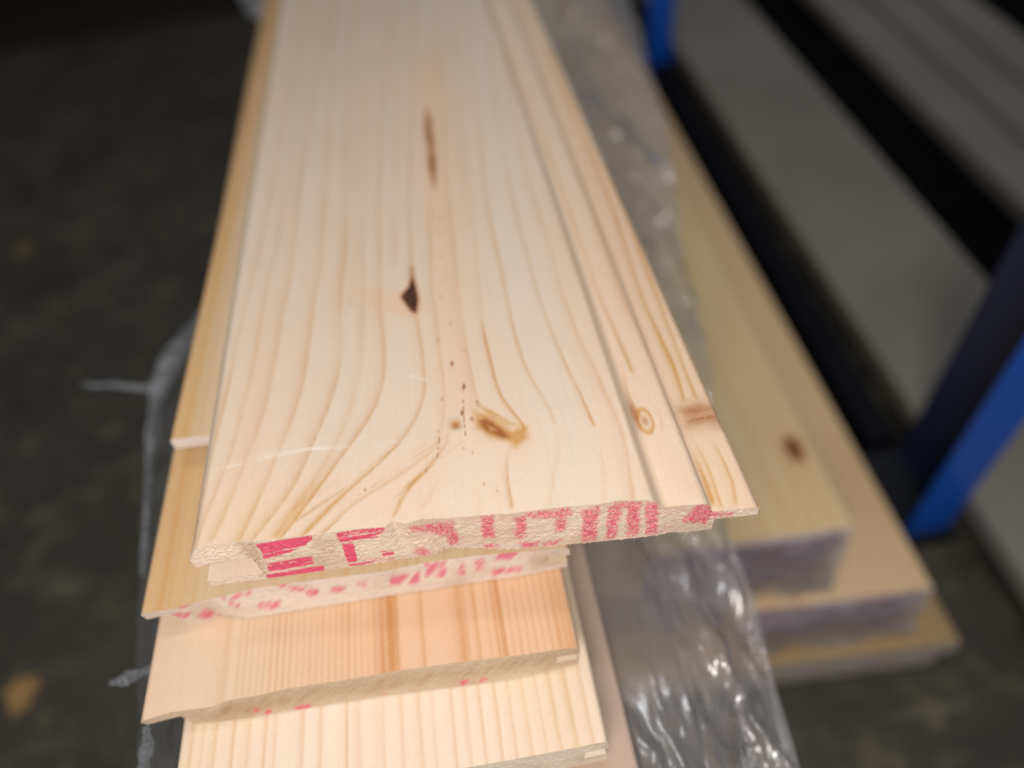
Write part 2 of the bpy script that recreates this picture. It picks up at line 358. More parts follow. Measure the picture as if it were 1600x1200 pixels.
def L(pts, wl, wr, amp, ch=0): return (pts, wl, wr, amp, ch)
face_lines = [
 L([(472,0),(466,90),(448,164),(438,230),(427,285),(416,341),(403,400),(392,450),(380,496),(368,550),(358,606),(346,646),(338,686),(324,740),(309,800),(296,850)], .007,.004,.50),
 L([(492,0),(455,250),(440,341),(433,385),(416,450),(406,520),(399,560),(390,600),(380,634),(369,686),(357,722),(337,770),(316,815),(303,856)], .006,.004,.42),
 L([(515,0),(500,100),(470,285),(463,341),(455,428),(444,470),(432,546),(426,580),(418,620),(410,654),(397,685),(387,707),(367,767),(352,802),(327,852)], .012,.005,.46),
 L([(525,0),(516,200),(509,315),(505,359),(500,415),(494,450),(486,500),(480,560),(472,606),(460,646),(446,686),(435,702),(425,732),(415,755),(400,795),(385,820),(370,852)], .010,.004,.62),
 L([(552,0),(546,100),(544,252),(541,400),(533,447),(531,490),(532,530),(533,560),(528,590),(520,620),(508,650),(492,685),(485,697),(479,720),(465,755),(450,777),(430,802),(410,822),(390,850)], .012,.003,.50),
 L([(588,0),(572,200),(567,350),(567,400),(566,470),(564,510),(565,540),(561,580),(554,620),(540,658),(520,702),(495,745),(470,780),(445,812),(424,845)], .009,.007,.30),
 L([(612,0),(596,200),(593,341),(595,404),(594,462),(597,506),(602,550),(602,580),(594,620),(582,646),(568,672),(545,694),(530,716),(510,746),(482,785),(458,815),(436,845)], .009,.003,.62),
 L([(648,0),(640,250),(639,341),(643,393),(645,430),(648,490),(653,505),(658,540),(662,580),(665,610),(661,632),(651,652),(640,670),(630,692),(600,715),(570,745),(550,760),(525,780),(490,815),(468,842)], .005,.0035,.66),
 L([(672,300),(674,450),(682,500),(688,560),(695,620),(690,670),(683,700),(647,727),(612,752),(570,773),(540,797),(512,825),(500,840)], .006,.003,.45),
 L([(700,640),(698,690),(670,728),(647,750),(625,782),(612,812)], .004,.005,.55),
 L([(685,0),(690,100),(700,300),(710,382),(714,440),(720,496),(728,532),(736,584),(744,616),(750,640)], .008,.003,.42),
 L([(715,0),(728,200),(742,380),(750,470),(754,510),(760,536)], .005,.004,.26),
 L([(751,490),(754,510),(760,536),(768,568),(774,594),(784,620),(800,642),(814,658),(821,672)], .0036,.0026,1.15),
 L([(800,688),(796,700),(791,726),(793,756),(801,797)], .0034,.0030,1.1),
 L([(730,0),(748,200),(757,295),(765,340),(772,375),(782,415),(789,450),(795,480),(803,516),(816,560),(828,590),(846,615),(864,645),(870,664)], .0035,.0032,.66),
 L([(864,645),(872,674),(873,708),(868,730),(859,785),(858,795)], .004,.004,.30),
 L([(755,0),(780,200),(797,295),(812,357),(830,420),(838,455),(859,509),(886,575),(907,611),(916,635),(931,668)], .0036,.0028,.66),
 L([(900,598),(907,611),(916,635),(931,668)], .0026,.002,.6), L([(931,668),(938,700),(944,730),(946,790)], .004,.003,.22),
 L([(775,0),(800,150),(820,270),(837,315),(860,390),(874,446),(904,527),(931,578),(949,620),(964,650),(976,680),(983,725),(990,785)], .007,.004,.50),
 L([(790,90),(842,260),(880,370),(915,470),(950,560),(985,650),(1004,720),(1015,782)], .010,.008,.20),
 L([(705,0),(712,140),(722,250),(733,360)], .012,.010,.22),
 L([(560,0),(558,150),(556,300),(552,420),(548,480)], .012,.010,.22),
 L([(625,0),(618,150),(615,300),(617,420)], .012,.010,.24),
 L([(655,760),(600,795),(556,822)], .004,.004,.30), L([(700,720),(676,765),(655,800)], .003,.004,.26), L([(760,730),(752,770),(748,806)], .006,.006,.14),
 L([(590,735),(540,775),(500,812),(478,838)], .005,.004,.30), L([(555,735),(515,770),(470,812)], .006,.004,.26),
]
chan_lines = [L([(760,0),(860,250),(931,455),(952,500),(976,554),(988,585)], .002,.006,.78), L([(800,0),(895,250),(982,485),(1015,545),(1042,611),(1060,655)], .008,.004,.60),
              L([(970,560),(982,618),(997,647),(1003,655)], .004,.003,.9), L([(1000,618),(1016,627),(1029,644),(1034,662),(1034,676)], .002,.003,.75),
              L([(1040,690),(1070,740),(1092,782)], .016,.010,.22)]
tong_lines = [L([(850,60),(960,330),(1006,470),(1054,575),(1069,628)], .005,.003,1.2), L([(862,60),(980,340),(1024,455),(1060,554),(1088,625)], .004,.003,1.0),
              L([(872,60),(990,340),(1036,449),(1090,575),(1110,622)], .004,.006,1.2), L([(1072,668),(1090,698),(1107,735),(1120,773),(1128,795)], .004,.003,1.0),
              L([(1098,672),(1114,692),(1130,722),(1144,755),(1150,790)], .004,.003,.9), L([(1075,690),(1088,720),(1104,760),(1114,790)], .004,.004,.9)]
def P0(pts, z=0.0): return ups(pts, z)[:, :2]

def eval_lines(lines, z, x, y, seed, G):
    for k, (pts, wl, wr, amp, ch) in enumerate(lines):
        y0, y1, yy, xx = curve_fn(pts, z)
        xc = np.interp(y, yy, xx); sl = np.interp(y, yy, np.gradient(xx, yy))
        d = (x - xc) / np.sqrt(1 + sl * sl)
        m = np.where(d < 0, np.exp(-np.abs(d) / wl), np.exp(-(d / wr) ** 2))
        fade = smooth(y0 - .004, y0 + .012, y) * (1 - smooth(y1 - .10, y1 + .004, y)) if y1 < 2.4 else smooth(y0 - .004, y0 + .012, y)
        vary = 0.85 + 0.7 * vnoise(y * 7, np.full_like(y, k * 3.1), seed)
        G += m * fade * amp * vary * (1 - .35 * smooth(.95, 1.9, y)) * (1 + .45 * (1 - smooth(.62, .80, y)) * (x < -.1))
    return G
def grain1(X, Y, Z):
    x = X.ravel(); y = Y.ravel(); n = x.size
    face = x < 0.2075; tong = x > 0.2975; chan = ~face & ~tong
    R = np.zeros(n); Gd = np.zeros(n); Bp = np.zeros(n); Af = np.zeros(n)
    # slight wander so that ring edges are not ruler-clean
    xw = x + 0.0028 * fbm(x * 6, y * 2.2, 3, 2) + 0.0005 * fbm(x * 260, y * 90, 6, 2)
    for msk, lines, z in ((face, face_lines, 0.0), (chan, chan_lines, -0.026), (tong, tong_lines, -0.056)):
        R[msk] = eval_lines(lines, z, xw[msk], y[msk], 5, np.zeros(msk.sum()))
    f = face
    xf, yf_ = xw[f], y[f]
    def blob(poly, w, z=0.0): return soft(sdf(xf, yf_, P0(poly, z)), w)
    # pith band and warm tones
    B = 0.62 * blob([(655,95),(700,60),(715,300),(722,480),(742,600),(748,650),(690,650),(684,520),(668,330)], .010)
    B += 0.8 * blob([(560,455),(600,452),(634,474),(630,492),(590,487)], .010)
    B += 0.45 * blob([(655,90),(672,110),(676,170),(660,170)], .010)
    B += 0.62 * blob([(300,858),(322,775),(420,752),(560,735),(690,700),(640,818),(480,836)], .022)
    B += 0.22 * blob([(480,420),(640,480),(650,640),(540,690),(380,700),(420,560)], .06)
    # dark knot with bark
    k1 = soft(sdf(xf + .0022 * fbm(xf * 300, yf_ * 200, 9, 2), yf_ + .010 * fbm(xf * 260, yf_ * 120, 4, 2), P0([(644,434),(650,452),(654,470),(651,488),(644,488),(634,474),(627,466),(630,456),(638,452)])), .0015)
    D = k1 * (0.80 + 0.75 * np.clip(fbm(xf * 420, yf_ * 260, 2, 2) + .35, 0, 1))
    B += 0.9 * blob([(640,440),(656,455),(664,490),(652,500),(620,482),(618,462)], .006)
    D += 0.34 * soft(sdf(xf, yf_, P0([(641,415),(645,415),(651,450),(640,450)])), .0016)
    # resin streak
    rs = soft(sdf(xf + .003 * fbm(xf * 120, yf_ * 20, 8, 2), yf_, P0([(666,168),(673,185),(678,225),(681,262),(678,296),(672,272),(667,250),(668,232),(663,205)])), .0022)
    D += rs * (0.40 + 0.30 * np.clip(fbm(xf * 200, yf_ * 24, 12, 2) + .2, 0, 1)); B += 0.6 * soft(sdf(xf, yf_, P0([(660,130),(678,160),(688,300),(690,360),(672,340),(658,220)])), .010)
    # knot pair
    D += 0.60 * soft(sdf(xf + .003 * fbm(xf * 150, yf_ * 120, 14, 2), yf_, P0([(749,657),(758,654),(770,660),(786,672),(796,682),(786,684),(768,677),(753,668)])), .0022)
    D -= 0.50 * soft(sdf(xf, yf_, P0([(762,664),(772,668),(776,673),(766,672)])), .0015)
    R += 0
    Rf = R[f]
    B += .8 * soft(sdf(xf, yf_, P0([(736,640),(765,640),(805,664),(828,660),(832,688),(806,706),(790,696),(755,684)])), .009)
    Rf += 1.15 * soft(sdf(xf, yf_, P0([(742,644),(760,648),(800,674),(822,667),(824,684),(806,698),(795,690),(765,682),(744,668)])), .0035)
    for a in range(3):
        rr = [(748 + 9 * a, 632 + 4 * a), (757 + 10 * a, 640 + 4 * a), (772 + 12 * a, 652 + 3 * a), (792 + 9 * a, 664 + a)]
        y0, y1, yy, xx = curve_fn(rr, 0.0); dd = np.abs(xf - np.interp(yf_, yy, xx))
        Rf += 0.45 * np.exp(-(dd / .004) ** 2) * (yf_ > y0) * (yf_ < y1)
    Rf += 0.9 * soft(sdf(xf, yf_, P0([(704,658),(712,655),(719,660),(719,668),(711,671),(704,667)])), .0028)
    D += 0.50 * soft(sdf(xf, yf_, P0([(706,662),(715,661),(716,667),(708,669)])), .0022)
    for a, b, r, s in ((704,505,1.6,.55),(706,568,2.4,.85),(725,603,2.2,.9),(722,645,2.2,.9),(737,654,2.0,.6),(684,531,1.8,.45),(690,623,1.8,.4),(726,546,1.6,.4),
                    (689,463,1.4,.5),(746,628,1.6,.5),(540,488,1.2,.4),(688,338,1.5,.5),(684,363,1.4,.5),(690,400,1.5,.55),(692,440,1.2,.4),(684,700,1.3,.5),(570,765,1.3,.5),
                    (756,756,1.2,.35),(776,767,1.2,.35),(738,707,1.1,.4),(665,735,1.3,.45),(724,700,1.1,.4)):
        cx, cy = up(a, b, 0)[:2]; r *= .0013
        D += .75 * s * np.exp(-(((xf - cx) / r) ** 2 + ((yf_ - cy) / (2.0 * r)) ** 2))
    # thin vertical check lines near the pith
    for ln, am in (([(724,604),(724,645),(727,680)], .38), ([(684,672),(686,700),(682,716)], .35), ([(485,697),(489,690),(493,683)], .45), ([(700,330),(688,345),(690,470)], .0)):
        y0, y1, yy, xx = curve_fn(ln, 0.0); dd = np.abs(xf - np.interp(yf_, yy, xx))
        D += am * np.exp(-(dd / .0013) ** 2) * (yf_ > y0) * (yf_ < y1) * (vnoise(yf_ * 160, xf * 0, 3) > -.15)
    # wood between rings is a little warmer towards the outside of each ring
    R[f] = Rf; Gd[f] = np.clip(D, 0, 1.1); Bp[f] = np.clip(B + 0.30 * fbm(xf * 26, yf_ * .7, 21, 3), 0, 1)
    # channel knot
    c = chan; xc, yc = x[c], y[c]
    cx, cy = up(1008, 657, -.026)[:2]; rr = np.hypot((xc - cx) / .012, (yc - cy) / .026)
    R[c] += 1.0 * np.exp(-((rr - 1.0) / .22) ** 2) + 0.45 * np.exp(-(rr / .5) ** 2)
    Gd[c] += 0.25 * np.exp(-(rr / .45) ** 2) + .45 * np.exp(-((xc - cx + .014) / .006) ** 2 - ((yc - cy - .02) / .035) ** 2); Bp[c] += 0.35
    # tongue dark branch patch
    g = tong; xt, yt = x[g] + .002 * fbm(x[g] * 90, y[g] * 90, 2, 2), y[g]
    pm = soft(sdf(xt, yt, P0([(1060,636),(1090,629),(1122,634),(1134,666),(1104,662),(1074,666)], -.056)), .008)
    Gd[g] += pm * (0.30 + 0.26 * np.clip(fbm(xt * 20, yt * 150, 4, 3) + .25, 0, 1)); Bp[g] += 0.5; R[g] += 0.15 + 0.3 * pm
    # film clings to everything beyond its torn edge
    ed = ups([(250,760),(320,745),(400,722),(470,708),(560,700),(660,698),(720,650),(830,640),(960,630),(1130,640)], 0.0)
    ye = np.interp(x, ed[:, 0], ed[:, 1]); Af = smooth(ye - .004, ye + .01, y)
    # milky film fold along its torn edge, its sheen and crease highlights painted white
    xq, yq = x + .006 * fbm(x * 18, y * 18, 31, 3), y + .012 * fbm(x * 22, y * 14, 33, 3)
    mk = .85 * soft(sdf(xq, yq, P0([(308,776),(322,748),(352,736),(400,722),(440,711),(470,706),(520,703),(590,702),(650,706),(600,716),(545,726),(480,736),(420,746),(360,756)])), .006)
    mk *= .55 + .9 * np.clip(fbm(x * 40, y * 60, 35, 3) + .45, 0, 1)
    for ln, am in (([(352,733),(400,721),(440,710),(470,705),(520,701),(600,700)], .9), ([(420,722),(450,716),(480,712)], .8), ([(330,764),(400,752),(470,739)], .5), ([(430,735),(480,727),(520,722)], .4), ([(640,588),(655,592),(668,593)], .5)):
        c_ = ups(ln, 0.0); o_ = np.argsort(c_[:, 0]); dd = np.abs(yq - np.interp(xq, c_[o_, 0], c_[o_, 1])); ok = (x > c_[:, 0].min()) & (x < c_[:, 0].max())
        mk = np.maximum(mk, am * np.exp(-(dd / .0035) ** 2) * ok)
    # torn, diagonal grain where the branch leaves the board
    da = _n(P0([(480, 832)])[0] - P0([(650, 712)])[0]); u_ = x * da[0] + y * da[1]; w_ = -x * da[1] + y * da[0]
    tm = soft(sdf(x, y, P0([(700,700),(640,700),(560,745),(470,800),(440,838),(600,815),(660,770)])), .015) * (x < .2)
    st = fbm(u_ * 9, w_ * 110, 41, 3); R += tm * .42 * smooth(.12, .5, st); Gd += tm * .10 * smooth(.30, .6, st + .25 * fbm(u_ * 60, w_ * 60, 44, 2))
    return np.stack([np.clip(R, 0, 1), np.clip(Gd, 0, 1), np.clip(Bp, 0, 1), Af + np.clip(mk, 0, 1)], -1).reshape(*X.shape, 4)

stamp_streak = [[(399,850),(487,836),(487,843),(476,852),(444,868),(412,873),(408,861)], [(417,881),(488,868),(491,881),(420,895)], [(416,898),(505,883),(508,893),(417,908)],
  [(525,833),(547,829),(600,823),(604,830),(592,836),(550,842),(527,842)], [(528,842),(594,834),(592,842),(552,848),(560,880),(545,883),(536,857)],
  [(545,878),(617,866),(617,877),(546,887)], [(594,861),(614,859),(618,870),(600,872)]]
stamp_speck = [[(637,822),(709,811),(711,822),(718,839),(718,850),(703,854),(694,839),(667,833),(641,829)], [(643,856),(662,853),(677,862),(673,868),(652,871)],
  [(750,805),(772,803),(775,842),(752,842)], [(746,849),(772,848),(786,857),(760,858)],
  [(802,806),(822,803),(825,840),(806,842)], [(818,801),(893,790),(895,806),(862,812),(822,810)], [(866,804),(886,802),(885,829),(867,834)], [(808,845),(844,845),(841,857),(815,857)], [(845,846),(880,841),(872,853),(848,854)],
  [(909,796),(938,788),(933,845),(907,848)], [(950,790),(977,784),(962,842),(944,843)], [(979,783),(1002,783),(999,838),(978,839)], [(1008,783),(1031,783),(1029,836),(1008,838)],
  [(960,784),(1004,781),(1004,792),(958,796)],
  [(1090,787),(1120,787),(1122,797),(1148,801),(1143,808),(1110,809),(1101,823),(1094,816),(1068,819),(1064,813)]]
def mark1(X, Y, Z):
    px, py = proj(np.stack([X.ravel(), Y.ravel(), Z.ravel()], -1)); n = px.size
    wx = px + 2.5 * fbm(px * .12, py * .12, 5, 2); wy = py + 2.0 * fbm(px * .12, py * .12, 8, 2)
    a = np.zeros(n); b = np.zeros(n)
    for p in stamp_streak: a = np.maximum(a, soft(sdf(wx, py, p), 1.0))
    for p in stamp_speck: b = np.maximum(b, soft(sdf(wx, wy, p), 1.8))
    st = 0.58 + 1.35 * vnoise(px * .020, (py + .155 * px) * .42, 3) + 0.55 * vnoise(px * .2, (py + .155 * px) * .8, 4)
    solid = soft(sdf(px, py, [(396,848),(490,833),(490,842),(470,850),(408,860)]), 2) + soft(sdf(px, py, [(418,882),(492,868),(510,884),(510,893),(418,907)]), 2) * .8
    a = a * np.clip(st + .18 + .35 * solid, 0, 1)
    wash = .40 * soft(sdf(px, py, [(628,820),(705,806),(900,788),(1035,780),(1110,782),(1146,800),(1100,824),(1034,836),(900,848),(740,856),(690,858),(640,872)]), 4) * np.clip(fbm(px * .05, py * .09, 61, 3) + .55, 0, 1.2)
    b = np.maximum(b * .82 + wash * .3, wash)
    ink = np.clip(a + b * .66, 0, 1)
    speck = np.where(px > 618, 2.1, 0.9) * (ink > .02)
    brown = 0.6 * soft(sdf(px, py, [(368,846),(398,842),(420,905),(408,900),(386,874)]), 3) + .4 * soft(sdf(px, py, [(490,842),(524,836),(530,872),(492,880)]), 4)
    brown *= 0.6 + .8 * np.clip(fbm(px * .3, py * .3, 2, 2) + .3, 0, 1)
    return np.stack([ink, np.clip(brown, 0, 1), speck, np.full(n, .93)], -1).reshape(*X.shape, 4)

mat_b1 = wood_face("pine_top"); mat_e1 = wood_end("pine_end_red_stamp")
xb = 0.310
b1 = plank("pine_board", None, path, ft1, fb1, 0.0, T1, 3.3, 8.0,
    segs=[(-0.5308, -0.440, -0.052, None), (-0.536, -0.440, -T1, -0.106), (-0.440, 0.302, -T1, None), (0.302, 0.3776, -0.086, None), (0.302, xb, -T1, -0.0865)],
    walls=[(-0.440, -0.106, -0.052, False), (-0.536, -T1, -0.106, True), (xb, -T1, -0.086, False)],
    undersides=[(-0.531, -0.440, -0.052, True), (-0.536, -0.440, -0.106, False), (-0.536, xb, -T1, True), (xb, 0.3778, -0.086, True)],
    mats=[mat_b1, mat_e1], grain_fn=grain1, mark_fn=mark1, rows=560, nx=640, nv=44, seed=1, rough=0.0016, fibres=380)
tag(b1, "topmost pale pine tongue and groove board with dark knots and red stamped end", "board", "pine boards in the left stack")

# ------------------------------------------------------------------ boards underneath
def simple_grain(lines, tone, seed, wob=.004, film_y=None):
    """lines: (x, sigma, amp) straight growth rings; tone: [(x, peach)]"""
    tx = np.array([a for a, b in tone]); tv = np.array([b for a, b in tone])
    def fn(X, Y, Z):
        x = X + wob * fbm(X * 5, Y * 1.6, seed, 2) + .0012 * fbm(X * 120, Y * 30, seed + 3, 2)
        R = np.zeros(X.shape)
        for k, (lx, sg, am) in enumerate(lines):
            d = x - lx; R += am * np.where(d < 0, np.exp(-np.abs(d) / (sg * 1.1)), np.exp(-(d / (sg * .6)) ** 2)) * (.85 + .6 * vnoise(Y * 5, np.full_like(Y, k * 2.3), seed))
        B = np.interp(x, tx, tv) + .2 * fbm(X * 14, Y * 2, seed + 5, 3)
        A = np.zeros(X.shape) if film_y is None else smooth(film_y - .01, film_y + .01, Y)
        return np.stack([np.clip(R, 0, 1), np.zeros(X.shape), np.clip(B, 0, 1), A], -1)
    return fn
def stamp_fn(polys, soft_w=2.5, amp=.75, speck=.9, alpha=.6, browns=(), slant=0):
    def fn(X, Y, Z):
        px, py = proj(np.stack([X.ravel(), Y.ravel(), Z.ravel()], -1)); n = px.size
        wx = px + 4 * fbm(px * .08, py * .08, 5, 2); wy = py + 3 * fbm(px * .08, py * .08, 8, 2)
        a = np.zeros(n)
        for p in polys: a = np.maximum(a, soft(sdf(wx, wy, p), soft_w))
        if slant: a = a * np.clip(.75 + 1.1 * vnoise((px + py * .9) * .22, (px - py) * .02, 3), 0, 1)
        br = np.zeros(n)
        for p, s in browns: br = np.maximum(br, s * soft(sdf(wx, wy, p), 4))
        br = br * (.7 + .8 * np.clip(vnoise((px + py * 1.2) * .25, (px - py) * .03, 6) + .2, 0, 1)) 
        return np.stack([np.clip(a * amp, 0, 1), np.clip(br, 0, 1), speck * (a > .02), np.full(n, alpha)], -1).reshape(*X.shape, 4)
    return fn
def lower_board(z0, t, xL, xR, ft, fb, lip, grain_fn, mark_fn, mats, y_end=8.0, seed=0, groove=True, nx=420):
    path = [(xL, -.008), (xL + .002, -.003), (xL + .006, -.0006)] + [(x, 0) for x in np.linspace(xL + .009, xR - .008, nx)] + [(xR - .005, -.001), (xR - .002, -.004), (xR, -.009)]
    path = np.array(path); gz0, gz1 = -.36 * t, -.66 * t; gx = xR - .045
    segs = [(xL, xL + lip, -.36 * t, None), (xL + lip, gx, -t, None), (gx, xR, gz0, None), (gx, xR - .006, -t, gz1)]
    walls = [(xL, -.36 * t, -.008, True), (xL + lip, -t, -.36 * t, True), (gx, gz1, gz0, False), (xR - .006, -t, gz1, False), (xR, gz0, -.009, False)]
    und = [(xL, xL + lip, -.36 * t, True), (xL + lip, xR - .006, -t, True), (gx, xR, gz0, True), (gx, xR - .006, gz1, False)]
    return plank("pine_board", None, path, ft, fb, z0, t, 3.0, y_end, segs, walls, und, mats, grain_fn, mark_fn, rows=40, nx=nx, nv=24, seed=seed, rough=.0014)
def xat(px, py, z): return up(px, py, z)[0]
def yaw(o, xL, yL, pts, z):
    """turn a board about its front left corner so that its left edge runs through the traced points"""
    w = ups(pts, z); k = float(np.mean((w[:, 0] - xL) / (w[:, 1] - yL))); c = to_world(np.array([xL, yL, z])) * H
    ax = FRAME[0][:, 2]; Rm = Matrix.Rotation(-math.atan(k), 4, list(ax)); T = Matrix.Translation(list(c))
    o.matrix_world = T @ Rm @ T.inverted() @ Matrix.Translation(o.location)
    print("yaw", k)
t2 = 0.083
zs = -T1 - .003; z2 = zs - t2 - .003; z3 = z2 - t2 - .003; z4 = z3 - t2 - .003; z5 = z4 - t2 - .035

# set-back board directly under the top one; only its left lip and sawn end show
xsL = xat(264, 687, zs); ye_ = up(264, 687, zs)[1]
fts = lambda x: ye_ - .09 * (np.asarray(x, float) - xsL); fbs = fts
liness = [(xsL + a, sg, m) for a, sg, m in ((.010,.006,.4),(.030,.012,.7),(.060,.008,.4),(.10,.006,.3),(.2,.006,.4),(.3,.006,.4),(.4,.006,.4),(.5,.006,.4),(.6,.006,.4))]
bs = lower_board(zs, t2, xsL, xsL + .74, fts, fbs, .095, simple_grain(liness, [(xsL, .75), (xsL + .042, .7), (xsL + .054, .0), (xsL + .74, .2)], 27), None,
    [wood_face("pine_setback", pale=(.63, .51, .35), peach=(.62, .39, .19)), wood_end("pine_end_pale", (.70, .58, .52), (.84, .74, .68))], seed=2)
tag(bs, "set-back tan board just under the topmost one, pale sawn end showing at left", "board", "pine boards in the left stack")
yaw(bs, xsL, ye_, [(420, 20), (368, 220), (341, 354)], zs)

# next board: shifted to the left
x2L = xat(217, 962, z2); x2R = xat(890, 857, z2)
ft2 = edge_fn([(200,963),(217,960),(266,952),(350,931),(395,920),(480,908),(600,893),(677,877),(761,867),(890,856),(920,852)], z2)
fb2 = edge_fn([(240,985),(271,974),(300,975),(322,973),(339,963),(387,966),(480,951),(602,932),(660,923),(740,910),(819,899),(882,887),(920,882)], z2 - t2)
ink2 = [[(267,945),(305,938),(301,947),(269,951)], [(267,960),(318,953),(312,964),(268,969)], [(344,934),(395,921),(395,929),(350,941)], [(355,940),(376,938),(374,950),(360,949)],
  [(432,917),(444,908),(470,916),(496,921),(492,929),(462,925)], [(517,916),(540,915),(540,926),(517,926)], [(480,918),(497,920),(497,931),(480,932)], [(558,909),(574,905),(572,918),(560,918)],
  [(607,902),(655,893),(655,912),(610,914)], [(664,880),(697,876),(697,902),(664,906)], [(712,874),(728,873),(728,898),(714,899)], [(740,874),(760,871),(759,892),(742,896)],
  [(764,866),(817,859),(811,873),(772,876)], [(770,889),(815,881),(813,893),(768,902)], [(300,958),(330,952),(345,961),(318,968)], [(400,942),(440,935),(440,950),(405,955)]]
lines2 = [(x2L + a, s, m) for a, s, m in ((.012,.006,.3),(.036,.010,.75),(.052,.006,.5),(.075,.005,.35),(.098,.006,.5),(.12,.004,.3),(.15,.005,.4),(.20,.004,.5),(.25,.004,.4),(.30,.005,.5),(.335,.004,.5),(.38,.004,.55),(.41,.004,.5),(.44,.003,.6),(.47,.004,.7),(.49,.003,.6),(.51,.003,.55),(.56,.004,.5),(.60,.004,.6),(.64,.004,.5),(.68,.004,.4))]
b2 = lower_board(z2, t2, x2L, x2R, ft2, fb2, .052, simple_grain(lines2, [(x2L, .75), (x2L + .07, .8), (x2L + .12, .3), (x2R, .4)], 31, film_y=1.05),
    stamp_fn(ink2, 3.0, 1.0, .9, .80, browns=[([(832,868),(876,862),(878,874),(834,882)], .55)], slant=1), [wood_face("pine_second", pale=(.62, .50, .34), peach=(.60, .38, .19)), wood_end("pine_end_pink_stamp", (.66, .53, .43), (.78, .66, .57), (.60, .07, .16))], seed=3)
yaw(b2, x2L, up(217, 962, z2)[1], [(270, 697), (240, 850)], z2)
tag(b2, "pine board shifted left below the set-back one, with faded pink stamped end", "board", "pine boards in the left stack")

# third board: striped, rough brown end
x3L = xat(217, 1128, z3); x3R = xat(905, 1010, z3)
ft3 = edge_fn([(200,1134),(217,1128),(267,1113),(333,1104),(356,1094),(400,1087),(450,1076),(500,1068),(554,1060),(633,1046),(700,1037),(800,1025),(904,1011),(930,1008)], z3)
fb3 = edge_fn([(240,1142),(287,1133),(340,1128),(394,1121),(458,1110),(520,1100),(596,1088),(700,1075),(800,1062),(904,1038),(930,1033)], z3 - t2)
def fx3(px): return np.interp(px, [217, 905], [x3L, x3R])
r3 = random.Random(4)
lines3 = [(fx3(p), .0028, .35 + .25 * r3.random()) for p in list(np.arange(366, 590, 10.5)) + list(np.arange(770, 900, 12))]
lines3 += [(fx3(p), s, a) for p, s, a in ((345,.010,.3),(598,.006,.8),(612,.010,.95),(622,.008,.9),(664,.005,.6),(726,.010,.85),(735,.005,.6),(752,.005,.6),(790,.006,.7),(880,.010,.5),(896,.008,.6))]
ink3 = [[(394,1106),(430,1108),(428,1118),(398,1116)], [(458,1106),(480,1098),(492,1101),(488,1107),(464,1110)], [(598,1083),(612,1080),(612,1088),(600,1089)], [(718,1064),(733,1062),(735,1070),(722,1072)], [(745,1060),(764,1056),(766,1064),(750,1066)]]
b3 = lower_board(z3, t2, x3L, x3R, ft3, fb3, .060, simple_grain(lines3, [(x3L, .15), (fx3(350), .2), (fx3(380), .45), (fx3(560), .75), (fx3(620), 1.0), (fx3(640), .75), (fx3(720), .85), (x3R, .85)], 41, .002),
    stamp_fn(ink3, 1.6, .95, .5, .75, browns=[([(335,1125),(356,1094),(560,1060),(910,1010),(910,1030),(560,1088)], .62), ([(335,1122),(350,1098),(400,1088),(395,1118)], .85), ([(845,1024),(905,1014),(905,1030),(845,1036)], .8)], slant=1),
    [wood_face("pine_third", pale=(.68, .55, .40), peach=(.69, .44, .275), line=(.52, .235, .075)), wood_end("pine_end_rough", (.56, .41, .27), (.70, .56, .41), INK)], seed=5)
tag(b3, "finely striped pine board with an orange band, under the pink stamped one", "board", "pine boards in the left stack")

# fourth board: pale, wide stripes, nearest to the eye
x4L = xat(280, 1165, z4); x4R = xat(951, 1160, z4)
ft4 = edge_fn([(200,1295),(500,1238),(700,1205),(870,1174),(951,1158),(990,1150)], z4)
fb4 = edge_fn([(200,1335),(500,1275),(700,1236),(870,1204),(951,1186),(990,1180)], z4 - t2)
def fx4(px): return np.interp(px, [280, 951], [x4L, x4R])
lines4 = [(fx4(p), s, a) for p, s, a in ((300,.005,.45),(318,.004,.5),(338,.005,.55),(368,.004,.6),(392,.006,.5),(420,.004,.6),(436,.005,.45),(480,.006,.5),(510,.005,.45),(552,.003,.75),(570,.009,.35),(610,.006,.4),(640,.004,.45),(668,.006,.4),(690,.004,.4),
    (720,.004,.5),(742,.005,.45),(765,.004,.5),(790,.004,.55),(812,.004,.5),(835,.005,.5),(858,.004,.5),(880,.006,.55),(905,.008,.5),(930,.006,.4))]
b4 = lower_board(z4, t2, x4L, x4R, ft4, fb4, .02, simple_grain(lines4, [(x4L, .3), (fx4(400), .05), (fx4(560), .1), (fx4(800), .12), (x4R, .4)], 51, .003),
    stamp_fn([], 2), [wood_face("pine_fourth", pale=(.73, .625, .50), peach=(.74, .56, .38)), wood_end("pine_end_plain", (.60, .49, .38), (.72, .62, .50))], seed=7, groove=False)
tag(b4, "pale wide-striped pine board nearest to the camera, under the rough brown end", "board", "pine boards in the left stack")

# fifth board: only its right edge shows
x5R = xat(999, 1200, z5); x5L = x5R - .74
yl = up(999, 1300, z5)[1]
ft5 = lambda x: np.full(np.shape(x), yl) - .08 * (np.asarray(x) - x5R); fb5 = ft5
lines5 = [(x5L + a, .006, .5) for a in np.arange(.03, .73, .05)]
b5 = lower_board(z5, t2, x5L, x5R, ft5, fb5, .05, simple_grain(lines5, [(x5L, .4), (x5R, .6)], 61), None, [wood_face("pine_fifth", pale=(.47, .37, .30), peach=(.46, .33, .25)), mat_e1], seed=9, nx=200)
tag(b5, "lowest visible board of the left stack, only its tan right edge showing", "board", "pine boards in the left stack")

